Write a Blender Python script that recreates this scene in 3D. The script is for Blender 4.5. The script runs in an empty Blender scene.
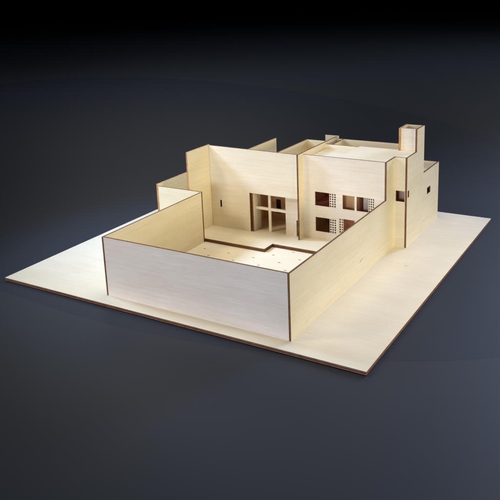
import bpy, math, random
from mathutils import Vector, Matrix
from mathutils.geometry import tessellate_polygon

random.seed(7)
S = 0.09                      # one wall height of the model in metres
T = 0.033                     # sheet thickness (in wall heights, 3 mm plywood)
scene = bpy.context.scene
col = scene.collection

# ------------------------------------------------------------------ materials
def nodes_of(name):
    m = bpy.data.materials.new(name)
    m.use_nodes = True
    nt = m.node_tree
    bsdf = nt.nodes['Principled BSDF']
    return m, nt, bsdf

def N(nt, kind, **kw):
    n = nt.nodes.new(kind)
    for k, v in kw.items():
        if k in n.inputs:
            n.inputs[k].default_value = v
        else:
            setattr(n, k, v)
    return n

def ramp(nt, src, stops):
    r = nt.nodes.new('ShaderNodeValToRGB')
    e = r.color_ramp.elements
    e[0].position, e[0].color = stops[0][0], (*stops[0][1], 1)
    e[1].position, e[1].color = stops[-1][0], (*stops[-1][1], 1)
    for p, c in stops[1:-1]:
        x = e.new(p)
        x.color = (*c, 1)
    nt.links.new(src, r.inputs[0])
    return r.outputs[0]

def mult(nt, a, b, f=1.0):
    m = nt.nodes.new('ShaderNodeMix')
    m.data_type = 'RGBA'
    m.blend_type = 'MULTIPLY'
    m.inputs[0].default_value = f
    nt.links.new(a, m.inputs[6])
    nt.links.new(b, m.inputs[7])
    return m.outputs[2]

def veneer(name, base, streak=1.0):
    """Pale sanded plywood face: long fine fibres, soft cloudy tone, rare flecks."""
    m, nt, b = nodes_of(name)
    L = nt.links.new
    uv = N(nt, 'ShaderNodeUVMap', uv_map='UVMap')
    def noise(sx, sy, detail, rough=0.55, loc=(0, 0, 0)):
        mp = N(nt, 'ShaderNodeMapping')
        mp.inputs['Scale'].default_value = (sx, sy, 1)
        mp.inputs['Location'].default_value = loc
        L(uv.outputs[0], mp.inputs[0])
        n = N(nt, 'ShaderNodeTexNoise', Scale=1.0, Detail=detail, Roughness=rough)
        L(mp.outputs[0], n.inputs['Vector'])
        return n.outputs['Fac']
    def g(v):
        return (v, v, v)
    def tone(v, warm):
        return (v, v * (1 - 0.02 * warm), v * (1 - 0.05 * warm))
    cloud = ramp(nt, noise(1.1, 2.6, 3), [(0.3, tone(1 - 0.10 * streak, 1.4)), (0.7, (1.02, 1.02, 1.02))])
    band = ramp(nt, noise(0.8, 24, 4), [(0.3, tone(1 - 0.09 * streak, 1)), (0.68, (1.03, 1.03, 1.03))])
    fibre = ramp(nt, noise(3.6, 90, 3, 0.65), [(0.3, tone(1 - 0.13 * streak, 1)), (0.65, (1.02, 1.02, 1.02))])
    fleck = ramp(nt, noise(9, 46, 1, 0.4, (3.7, 9.1, 0)), [(0.775, (1, 1, 1)), (0.83, (0.80, 0.66, 0.48))])
    c = N(nt, 'ShaderNodeRGB')
    c.outputs[0].default_value = (*base, 1)
    o = mult(nt, c.outputs[0], cloud)
    o = mult(nt, o, band)
    o = mult(nt, o, fibre)
    o = mult(nt, o, fleck)
    L(o, b.inputs['Base Color'])
    b.inputs['Roughness'].default_value = 0.62
    b.inputs['Specular IOR Level'].default_value = 0.25
    bp = N(nt, 'ShaderNodeBump', Strength=0.12, Distance=0.0003)
    L(noise(3.2, 75, 3, 0.6), bp.inputs['Height'])
    L(bp.outputs[0], b.inputs['Normal'])
    return m

def burnt(name, dark, mid, light):
    """Laser cut edge: v runs across the sheet thickness, plies show as bands."""
    m, nt, b = nodes_of(name)
    L = nt.links.new
    uv = N(nt, 'ShaderNodeUVMap', uv_map='UVMap')
    sep = N(nt, 'ShaderNodeSeparateXYZ')
    L(uv.outputs[0], sep.inputs[0])
    plies = ramp(nt, sep.outputs[1], [(0.0, dark), (0.26, dark), (0.36, light), (0.62, light), (0.74, dark), (1.0, mid)])
    mp = N(nt, 'ShaderNodeMapping')
    mp.inputs['Scale'].default_value = (9, 1.5, 1)
    L(uv.outputs[0], mp.inputs[0])
    n = N(nt, 'ShaderNodeTexNoise', Scale=1.0, Detail=4.0, Roughness=0.6)
    L(mp.outputs[0], n.inputs['Vector'])
    v = ramp(nt, n.outputs['Fac'], [(0.3, (0.55, 0.5, 0.45)), (0.7, (1.35, 1.3, 1.25))])
    o = mult(nt, plies, v)
    L(o, b.inputs['Base Color'])
    b.inputs['Roughness'].default_value = 0.7
    b.inputs['Specular IOR Level'].default_value = 0.2
    return m

WOOD = veneer('pale_veneer', (0.83, 0.755, 0.58), 0.35)
BASEW = veneer('base_veneer', (0.915, 0.857, 0.728), 0.2)
FACE = veneer('facade_veneer', (0.825, 0.755, 0.615), 0.32)
GREY = veneer('grey_veneer', (0.84, 0.79, 0.755), 0.5)
PINK = veneer('rosy_veneer', (0.84, 0.765, 0.67), 0.4)
BOUNCE = veneer('bounce_tinted_veneer', (0.84, 0.742, 0.52), 0.35)  # warm bounce light on right-facing walls put into the veneer colour
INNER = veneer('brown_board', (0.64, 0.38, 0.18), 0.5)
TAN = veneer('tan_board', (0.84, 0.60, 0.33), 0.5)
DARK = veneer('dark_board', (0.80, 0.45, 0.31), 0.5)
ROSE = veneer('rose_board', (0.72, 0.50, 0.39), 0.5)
EDGE = burnt('burnt_edge', (0.105, 0.042, 0.016), (0.165, 0.070, 0.026), (0.27, 0.13, 0.056))
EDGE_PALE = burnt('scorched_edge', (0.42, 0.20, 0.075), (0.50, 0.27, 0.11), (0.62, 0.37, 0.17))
EDGE_BASE = burnt('burnt_base_edge', (0.07, 0.025, 0.015), (0.13, 0.055, 0.035), (0.36, 0.20, 0.14))


def plain(name, c):
    m, nt, b = nodes_of(name)
    tc = N(nt, 'ShaderNodeTexCoord')
    n = N(nt, 'ShaderNodeTexNoise', Scale=260.0, Detail=3.0)
    nt.links.new(tc.outputs['Object'], n.inputs['Vector'])
    o = ramp(nt, n.outputs['Fac'], [(0.3, tuple(x * 0.75 for x in c)), (0.7, tuple(min(1, x * 1.2) for x in c))])
    nt.links.new(o, b.inputs['Base Color'])
    b.inputs['Roughness'].default_value = 0.7
    return m
SCORCH = plain('scorched_veneer', (0.36, 0.23, 0.095))
KNOT = plain('wood_knot', (0.62, 0.48, 0.28))

def slate(name, c, rough):
    m, nt, b = nodes_of(name)
    tc = N(nt, 'ShaderNodeTexCoord')
    n = N(nt, 'ShaderNodeTexNoise', Scale=2.2, Detail=3.0, Roughness=0.5)
    nt.links.new(tc.outputs['Object'], n.inputs['Vector'])
    o = ramp(nt, n.outputs['Fac'], [(0.3, tuple(x * 0.985 for x in c)), (0.7, tuple(x * 1.015 for x in c))])
    nt.links.new(o, b.inputs['Base Color'])
    b.inputs['Roughness'].default_value = rough
    b.inputs['Specular IOR Level'].default_value = 0.2
    return m

# ------------------------------------------------------------------ plates
AX = {'x': (Vector((0, 1, 0)), Vector((0, 0, 1)), Vector((1, 0, 0))),
      'y': (Vector((1, 0, 0)), Vector((0, 0, 1)), Vector((0, 1, 0))),
      'z': (Vector((1, 0, 0)), Vector((0, 1, 0)), Vector((0, 0, 1)))}

class Mesh:
    def __init__(self):
        self.v, self.f, self.uv, self.mi = [], [], [], []
    def plate(self, ax, pos, t, outer, holes=(), grain='u', layers=1):
        """A flat sheet cut along `outer` with `holes`, standing at pos..pos+t along ax."""
        U, V, W = AX[ax]
        ou, ov = random.uniform(0, 40), random.uniform(0, 40)
        loops = [list(outer)] + [list(h) for h in holes]
        flat = [p for l in loops for p in l]
        tris = tessellate_polygon([[Vector((p[0], p[1], 0)) for p in l] for l in loops])
        b0 = len(self.v)
        for w in (pos, pos + t):
            for p in flat:
                self.v.append((U * p[0] + V * p[1] + W * w) * S)
        n = len(flat)
        def fuv(p):
            return (p[0] + ou, p[1] + ov) if grain == 'u' else (p[1] + ou, p[0] + ov)
        for side in (0, 1):
            for tri in tris:
                tri = list(tri)
                vs = [Vector(self.v[b0 + side * n + i]) for i in tri]
                nn = (vs[1] - vs[0]).cross(vs[2] - vs[0])
                if (nn.dot(W) > 0) != (side == 1):
                    tri.reverse()
                self.f.append([b0 + side * n + i for i in tri])
                self.uv.append([fuv(flat[i]) for i in tri])
                self.mi.append(0)
        base = 0
        for li, l in enumerate(loops):
            k = len(l)
            area = sum(l[i][0] * l[(i + 1) % k][1] - l[(i + 1) % k][0] * l[i][1] for i in range(k))
            ccw = (area > 0) == (li == 0)
            if ax == 'y':
                ccw = not ccw
            run = random.uniform(0, 30)
            for i in range(k):
                j = (i + 1) % k
                d = math.dist(l[i], l[j])
                a, b = base + i, base + j
                q = [b0 + a, b0 + b, b0 + n + b, b0 + n + a]
                uv = [(run, 0), (run + d, 0), (run + d, layers), (run, layers)]
                if not ccw:
                    q.reverse(); uv.reverse()
                self.f.append(q); self.uv.append(uv); self.mi.append(1)
                run += d
            base += k
        return self
    def build(self, name, mats, parent=None, label=None):
        me = bpy.data.meshes.new(name)
        me.from_pydata([tuple(v) for v in self.v], [], self.f)
        ul = me.uv_layers.new(name='UVMap')
        i = 0
        for poly, uvs in zip(me.polygons, self.uv):
            for c in uvs:
                ul.data[i].uv = c
                i += 1
        for m in mats:
            me.materials.append(m)
        for poly, k in zip(me.polygons, self.mi):
            poly.material_index = k
        me.update()
        o = bpy.data.objects.new(name, me)
        col.objects.link(o)
        if parent:
            o.parent = parent
        if label:
            o['label'] = label
        return o

def R(a0, a1, b0, b1):
    return [(a0, b0), (a1, b0), (a1, b1), (a0, b1)]

def sheet(name, ax, pos, outer, parent, holes=(), t=T, mat=None, edge=None, grain='u', label=None):
    return Mesh().plate(ax, pos, t, outer, holes, grain).build(name, [mat or WOOD, edge or EDGE], parent, label)

# ------------------------------------------------------------------ the model
W = 3.369
H = 1.69
HL = 1.722
Z0 = 0.066           # terrace and ground floor level
house = bpy.data.objects.new('architectural_model', None)
house.empty_display_size = 0.05
col.objects.link(house)
house['label'] = 'pale plywood model of a walled courtyard house with burnt brown edges on a base board'
house['category'] = 'architectural model'

# base board: two glued sheets, small engraved planting marks in the courtyard
bm = Mesh()
bx0, bx1, by0, by1 = -2.138, 4.576, -0.2606, 6.3425
bm.plate('z', -0.028, 0.028, R(bx0, bx1, by0, by1))
bm.plate('z', -0.056, 0.028, R(bx0 + 0.003, bx1 - 0.003, by0 + 0.003, by1 - 0.003))
for k in range(0, 12):
    for j in range(-8, 4):
        if (k + j) % 2:
            continue
        x, y = 0.236 + 0.2665 * k, 2.42 + 0.2665 * j
        if y < 0.2 or x > 3.2 or (y > 2.66 and x < 1.3) or y > 3.0:
            continue
        # a little wedge shaped slot: scorched at the back, a pale plug in front
        n0 = len(bm.mi)
        bm.plate('z', 0.0, 0.0025, [(x - 0.026, y + 0.002), (x + 0.002, y - 0.014), (x + 0.033, y + 0.004), (x + 0.004, y + 0.020)])
        bm.mi[n0:] = [2] * (len(bm.mi) - n0)
        n0 = len(bm.mi)
        bm.plate('z', 0.0025, 0.002, [(x - 0.008, y - 0.004), (x + 0.008, y - 0.015), (x + 0.040, y - 0.002), (x + 0.016, y + 0.011)])
        bm.mi[n0:] = [3] * (len(bm.mi) - n0)
def knot(mesh, ax, pos, u, v, a, b, ang, k=10):
    n0 = len(mesh.mi)
    ca, sa = math.cos(ang), math.sin(ang)
    pts = []
    for i in range(k):
        t = 2 * math.pi * i / k
        r = 0.8 + 0.4 * random.random()
        x, y = a * math.cos(t) * r, b * math.sin(t) * r
        pts.append((u + x * ca - y * sa, v + x * sa + y * ca))
    mesh.plate(ax, pos, 0.0015, pts)
    mesh.mi[n0:] = [3] * (len(mesh.mi) - n0)
knot(bm, 'z', 0, 3.868, 3.231, 0.035, 0.012, 0.2)
bm.build('base_board', [BASEW, EDGE_BASE, SCORCH, KNOT], house)

# garden walls
sheet('garden_wall', 'y', 0.0, R(T, W - T, 0, 1), house, mat=GREY, label='low front garden wall with greyish horizontal grain')
sheet('garden_wall', 'x', 0.0, R(0, 2.69, 0, 1), house, mat=BOUNCE, label='left garden wall, its bounce-tinted inner face towards the courtyard')
sw = Mesh().plate('x', W - T, T, [(0, 0), (4.05, 0), (4.05, H), (3.61, H), (3.61, 1), (0, 1)])
knot(sw, 'x', W, 2.49, 0.30, 0.050, 0.015, 0.25)
knot(sw, 'x', W, 2.43, 0.275, 0.028, 0.009, 0.3)
sw.build('side_wall', [WOOD, EDGE, SCORCH, KNOT], house, 'long right wall, low along the courtyard and stepping up at the house')

# small annex yard at the left
sheet('annex_wall', 'y', 2.69, R(-1.0, T, 0, 1.008), house)
sheet('annex_wall', 'x', -1.0 - 0.045, R(2.69, 4.1, 0, 1.047), house, mat=BOUNCE, t=0.045, edge=EDGE_PALE)
sheet('annex_wall', 'y', 4.1, R(-1.045, -0.267, 0, 1.047), house)

# terrace and ground floor: two sheets
ter = [(-0.267, 2.725), (0.0, 2.725), (0.0, 2.735), (1.356, 2.735), (1.356, 3.035), (W - T, 3.035), (W - T, 5.9), (-0.267, 5.9)]
tm = Mesh()
tm.plate('z', Z0 / 2, Z0 / 2, ter)
tm.plate('z', 0, Z0 / 2, [(x, y + (0.004 if y < 3.1 else 0)) for x, y in ter])
tm.build('terrace', [FACE, EDGE], house, 'stepped two layer terrace running into the house')

# left block
sheet('return_wall', 'x', -0.300, R(2.725, 3.483, 0, 1.745), house, mat=BOUNCE, edge=EDGE_PALE, label='tall return wall at the left of the terrace')
fx0, fx1 = -0.263, 1.690
facade = sheet('facade', 'y', 3.45, [(fx0, Z0), (0.636, Z0), (0.636, 0.862), (fx1, 0.862), (fx1, HL - 0.008), (fx0, HL + 0.012)], house, mat=FACE,
               holes=[R(-0.058, -0.020, 0.487, 0.632)], label='tall blank facade with a wide living room opening')
# recessed cross window, reveal, door panel
wf = Mesh()
wf.plate('y', 3.595, 0.03, R(0.968, 1.018, Z0, 0.862))
wf.plate('y', 3.590, 0.040, R(0.692, 0.967, 0.502, 0.556))
wf.plate('y', 3.590, 0.040, R(1.019, 1.352, 0.502, 0.556))
wf.mi = [0] * len(wf.mi)
wf.build('window_cross', [BASEW, EDGE], facade)
sheet('door_panel', 'y', 3.585, [(1.353, Z0), (1.585, Z0), (1.585, 0.39), (1.69, 0.39), (1.69, 0.862), (1.353, 0.862)], facade, mat=PINK)
sheet('window_reveal', 'x', 0.659, R(3.4835, 3.770, Z0, 0.866), facade)
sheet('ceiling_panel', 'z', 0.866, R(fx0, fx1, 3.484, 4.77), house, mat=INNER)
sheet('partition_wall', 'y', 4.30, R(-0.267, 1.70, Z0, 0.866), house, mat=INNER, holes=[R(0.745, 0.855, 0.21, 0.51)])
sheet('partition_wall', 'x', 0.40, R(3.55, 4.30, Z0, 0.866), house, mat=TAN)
# walls rising behind the facade
sheet('partition_wall', 'x', 0.547, R(3.484, 4.67, 0.9, 1.70), house, mat=BOUNCE)
sheet('partition_wall', 'x', 1.215, R(3.484, 4.80, 0.9, 1.70), house, mat=BOUNCE)
sheet('rear_wall', 'y', 4.767, R(1.248, 1.70, Z0, 1.70), house)
sheet('rear_wall', 'y', 4.77, R(-0.267, 1.215, Z0, 1.15), house)
sheet('return_wall', 'x', -0.300, R(3.484, 4.803, 0, 1.15), house)
sheet('roof_panel', 'z', 1.05, R(-0.267, 0.547, 3.484, 4.77), house)
sheet('roof_panel', 'z', 1.05, R(0.580, 1.215, 3.484, 4.77), house)
sheet('roof_panel', 'z', 1.30, R(1.248, 1.70, 3.484, 4.767), house)
# stair head behind the left block
sheet('stair_wall', 'y', 5.58, R(1.262, 1.575, Z0, 1.638), house)
sheet('stair_wall', 'x', 1.542, R(5.613, 5.927, Z0, 1.18), house)
sheet('stair_wall', 'x', 1.262, R(5.613, 5.927, Z0, 1.18), house)
sheet('roof_panel', 'z', 0.80, R(-0.267, 1.70, 4.803, 5.58), house)
sheet('rear_wall', 'x', -0.300, R(4.804, 5.927, 0, 0.90), house)

# spine wall between the two blocks
sheet('dividing_wall', 'x', 1.702, R(3.42, 5.16, Z0, 1.722), house, mat=BOUNCE, label='tall dividing wall standing proud between the two facades')

# right block facade with windows
WX = [R(1.976, 2.400, 0.737, 1.004), R(2.533, 2.766, 0.737, 1.004), R(2.808, 3.145, 0.737, 1.004),
      R(1.980, 2.402, 0.233, 0.510), R(2.460, 2.766, 0.262, 0.545), R(2.808, 3.145, 0.262, 0.545)]
f2 = sheet('facade', 'y', 3.61, R(1.735, W - T, Z0, H), house, holes=WX, mat=PINK,
           label='right facade with two rows of small square windows')
def screen(x0, x1, z0, z1, nx, nz, y=3.616, t=0.018):
    m = Mesh()
    bx = 0.36 * (x1 - x0) / nx
    bz = 0.36 * (z1 - z0) / nz
    hs = []
    for i in range(nx):
        for j in range(nz):
            cx, cz = x0 + (x1 - x0) * (i + 0.5) / nx, z0 + (z1 - z0) * (j + 0.5) / nz
            w, h = (x1 - x0) / nx * 0.29, (z1 - z0) / nz * 0.30
            hs.append(R(cx - w, cx + w, cz - h, cz + h))
    m.plate('y', y, t, R(x0, x1, z0, z1), hs)
    m.build('window_screen', [PINK, EDGE], f2)
screen(2.264, 2.400, 0.737, 1.004, 3, 6)
screen(3.030, 3.145, 0.737, 1.004, 3, 6)
screen(2.266, 2.402, 0.233, 0.510, 3, 6)
screen(2.460, 2.545, 0.262, 0.545, 2, 6)
# rooms behind the windows
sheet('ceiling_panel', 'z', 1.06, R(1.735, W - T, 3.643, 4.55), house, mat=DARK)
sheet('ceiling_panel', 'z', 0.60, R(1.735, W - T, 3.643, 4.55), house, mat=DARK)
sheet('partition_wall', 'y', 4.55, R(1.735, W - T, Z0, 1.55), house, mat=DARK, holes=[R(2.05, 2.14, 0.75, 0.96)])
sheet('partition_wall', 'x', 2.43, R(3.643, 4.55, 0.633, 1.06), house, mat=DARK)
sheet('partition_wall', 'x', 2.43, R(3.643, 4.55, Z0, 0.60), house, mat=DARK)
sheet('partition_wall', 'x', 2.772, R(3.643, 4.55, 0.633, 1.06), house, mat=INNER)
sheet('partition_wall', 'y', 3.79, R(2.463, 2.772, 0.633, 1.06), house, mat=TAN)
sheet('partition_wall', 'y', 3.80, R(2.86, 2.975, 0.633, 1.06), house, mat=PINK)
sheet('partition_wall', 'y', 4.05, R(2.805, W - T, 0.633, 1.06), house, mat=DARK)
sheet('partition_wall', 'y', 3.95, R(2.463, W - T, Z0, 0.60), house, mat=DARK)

# bay, outer side wall, chimney tower
sheet('bay_wall', 'y', 4.05, R(W - T, 3.556, 0, H), house, holes=[R(W + 0.012, 3.548, 0.872, 1.072)])
YE, YT0, YT1, XO = 5.96, 4.563, 4.985, 3.557
sheet('side_wall', 'x', XO, [(4.05, 0), (YE, 0), (YE, 1.186), (YT1, 1.186), (YT1, 2.11), (YT0, 2.11), (YT0, H), (4.05, H)], house,
      holes=[R(5.225, 5.43, 0.70, 0.83), R(4.092, 4.165, 0.945, 1.07)],
      label='outer right wall rising into the chimney and dropping low at the back')
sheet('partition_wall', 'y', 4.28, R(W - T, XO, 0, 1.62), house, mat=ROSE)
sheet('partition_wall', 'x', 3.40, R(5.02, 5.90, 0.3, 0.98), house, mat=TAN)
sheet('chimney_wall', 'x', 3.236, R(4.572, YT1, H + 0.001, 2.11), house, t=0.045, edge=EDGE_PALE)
sheet('chimney_wall', 'y', 4.596, R(3.281, XO, H + 0.001, 2.11), house, mat=PINK)
sheet('chimney_wall', 'y', YT1 - T, R(3.281, XO, H + 0.001, 2.11), house)

# roofs of the right block
RX = 2.45
sheet('roof_panel', 'z', H - T - 0.001, [(RX, 3.643), (W - T, 3.643), (W - T, 4.083), (XO, 4.083), (XO, YT1), (3.20, YT1), (3.20, 4.62), (RX, 4.62)], house, mat=BASEW,
      label='flat pale roof panel with a notch beside the bay')
sheet('roof_panel', 'z', 1.585 - T, R(1.735, RX - 0.001, 3.643, 4.583), house, mat=BASEW)
sheet('parapet', 'x', RX - 0.0005, R(3.643, 4.62, 1.48, H - T - 0.002), house, mat=BASEW)
sheet('parapet', 'y', 4.584, R(1.735, RX - 0.001, 1.30, H - 0.008), house, mat=BASEW)
# sunken roof terrace behind, closed by parapets
sheet('parapet', 'x', 1.862, R(4.618, 5.12, 1.2, H - 0.006), house)
sheet('parapet', 'y', 5.12, R(1.735, 3.20, 1.2, H - 0.006), house)
sheet('parapet', 'x', 3.202, R(4.986, 5.153, 1.2, H - 0.006), house)
sheet('roof_panel', 'z', 1.30, R(1.895, 3.20, 4.62, 5.12), house, mat=BASEW)
sheet('roof_panel', 'z', 1.03 - T, R(1.735, XO, 5.16, 5.926), house, mat=BASEW)
sheet('rear_wall', 'y', 5.927, [(-0.300, 0), (XO, 0), (XO, 1.186), (1.575, 1.186), (1.575, 0.90), (-0.300, 0.90)], house)
sheet('rear_wall', 'x', 1.702, R(5.161, 5.926, Z0, 1.186), house)

# ------------------------------------------------------------------ setting
def flat(name, pts, z, mat):
    me = bpy.data.meshes.new(name)
    me.from_pydata([(x * S, y * S, z) for x, y in pts], [], [list(range(len(pts)))])
    me.materials.append(mat)
    o = bpy.data.objects.new(name, me)
    col.objects.link(o)
    o['kind'] = 'structure'
    return o
ZB = -0.056 * S
GC = (0.030, 0.0355, 0.0475)
flat('ground', R(-1200, 1200, -600, 1800), ZB - 0.0003, slate('slate_ground', GC, 0.52))
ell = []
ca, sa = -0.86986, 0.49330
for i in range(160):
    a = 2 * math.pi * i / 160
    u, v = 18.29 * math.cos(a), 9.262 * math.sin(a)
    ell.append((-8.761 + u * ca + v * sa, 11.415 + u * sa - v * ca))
flat('backdrop_oval', ell, ZB - 0.00024, slate('slate_oval', tuple(c * k for c, k in zip(GC, (0.74, 0.81, 0.89))), 0.52))  # stands in for the darker graphic oval of the backdrop

# ------------------------------------------------------------------ lights
def area(name, loc, target, size, power, color, sy=None):
    l = bpy.data.lights.new(name, 'AREA')
    l.energy, l.color, l.size = power, color, size * S
    if sy:
        l.shape = 'RECTANGLE'
        l.size_y = sy * S
    o = bpy.data.objects.new(name, l)
    o.location = Vector(loc) * S
    o.rotation_euler = (Vector(target) - Vector(loc)).to_track_quat('-Z', 'Y').to_euler()
    col.objects.link(o)
    return o
def lamp(name, loc, target, size, deg, power, color):
    area(name, loc, target, size, power, color).data.spread = math.radians(min(deg, 179.9))
lamp('key_lamp', (-6, 0.9, 6.4), (1.2, 2.8, 0), 1.5, 62, 0.98, (0.45, 0.65, 1.0))
lamp('key_fill_lamp', (-4, -5, 8), (1.4, 2.8, 0), 2, 75, 0.57, (1.0, 0.85, 0.60))  # added warm fill from the front left
lamp('top_fill', (2, 3, 11), (1.5, 3, 0), 5, 70, 0.68, (1.0, 0.95, 0.78))  # added overhead fill standing in for ambient light
lamp('right_lamp', (14, 1, 3), (4, 3, 0.5), 3, 120, 2.45, (1.0, 0.93, 0.68))
lamp('front_lamp', (4, -21, 2.1), (1.5, 2, 0.5), 6, 180, 22.0, (0.80, 0.86, 1.0))
lamp('back_floor_fill', (12, 24, 8.5), (13, 8, 0), 7, 76, 13.5, (0.47, 0.58, 1.0))  # added light, gives the floor at right its bluish sheen
lamp('back_left_floor_fill', (-15, 20, 16), (-10, 12, 0), 14, 180, 7.5, (0.95, 0.93, 0.96))  # added light, lifts the dark floor behind at left
lamp('far_floor_fill', (6, 38, 22), (4, 30, 0), 14, 180, 20.0, (0.88, 0.94, 1.0))  # added light, keeps the distant floor from going black
lamp('far_left_floor_fill', (-30, 44, 26), (-28, 36, 0), 20, 180, 5.0, (0.75, 0.86, 1.0))  # added light for the far floor at upper left

w = bpy.data.worlds.new('World')
scene.world = w
w.use_nodes = True
bg = w.node_tree.nodes['Background']
bg.inputs[0].default_value = (0.75, 0.8, 1.0, 1)
bg.inputs[1].default_value = 0.0005

# ------------------------------------------------------------------ camera
cx, cy, cz = 7.59972, -7.70577, 4.74279
pan, tilt, roll = 0.55606, -0.25278, -0.04034
cp, sp, ct, st = math.cos(pan), math.sin(pan), math.cos(tilt), math.sin(tilt)
fwd = Vector((-sp * ct, cp * ct, st))
right = Vector((cp, sp, 0))
up = right.cross(fwd)
cr, sr = math.cos(roll), math.sin(roll)
r = cr * right + sr * up
u = -sr * right + cr * up
cam = bpy.data.cameras.new('camera')
cam.sensor_width = 36
cam.lens = 704.87258 / 500 * 36
cam.shift_x = (250 - 249.734) / 500
cam.shift_y = -(250 - 168.6285) / 500
cam.clip_start = 0.01
cam.clip_end = 500
co = bpy.data.objects.new('camera', cam)
co.matrix_world = Matrix(((r.x, u.x, -fwd.x, cx * S), (r.y, u.y, -fwd.y, cy * S), (r.z, u.z, -fwd.z, cz * S), (0, 0, 0, 1)))
col.objects.link(co)
scene.camera = co

# ------------------------------------------------------------------ render
scene.render.engine = 'CYCLES'
scene.cycles.use_denoising = True
scene.cycles.max_bounces = 10
scene.cycles.diffuse_bounces = 6
vs = scene.view_settings
vs.view_transform = 'Standard'
vs.look = 'None'
vs.exposure = 0
vs.gamma = 1
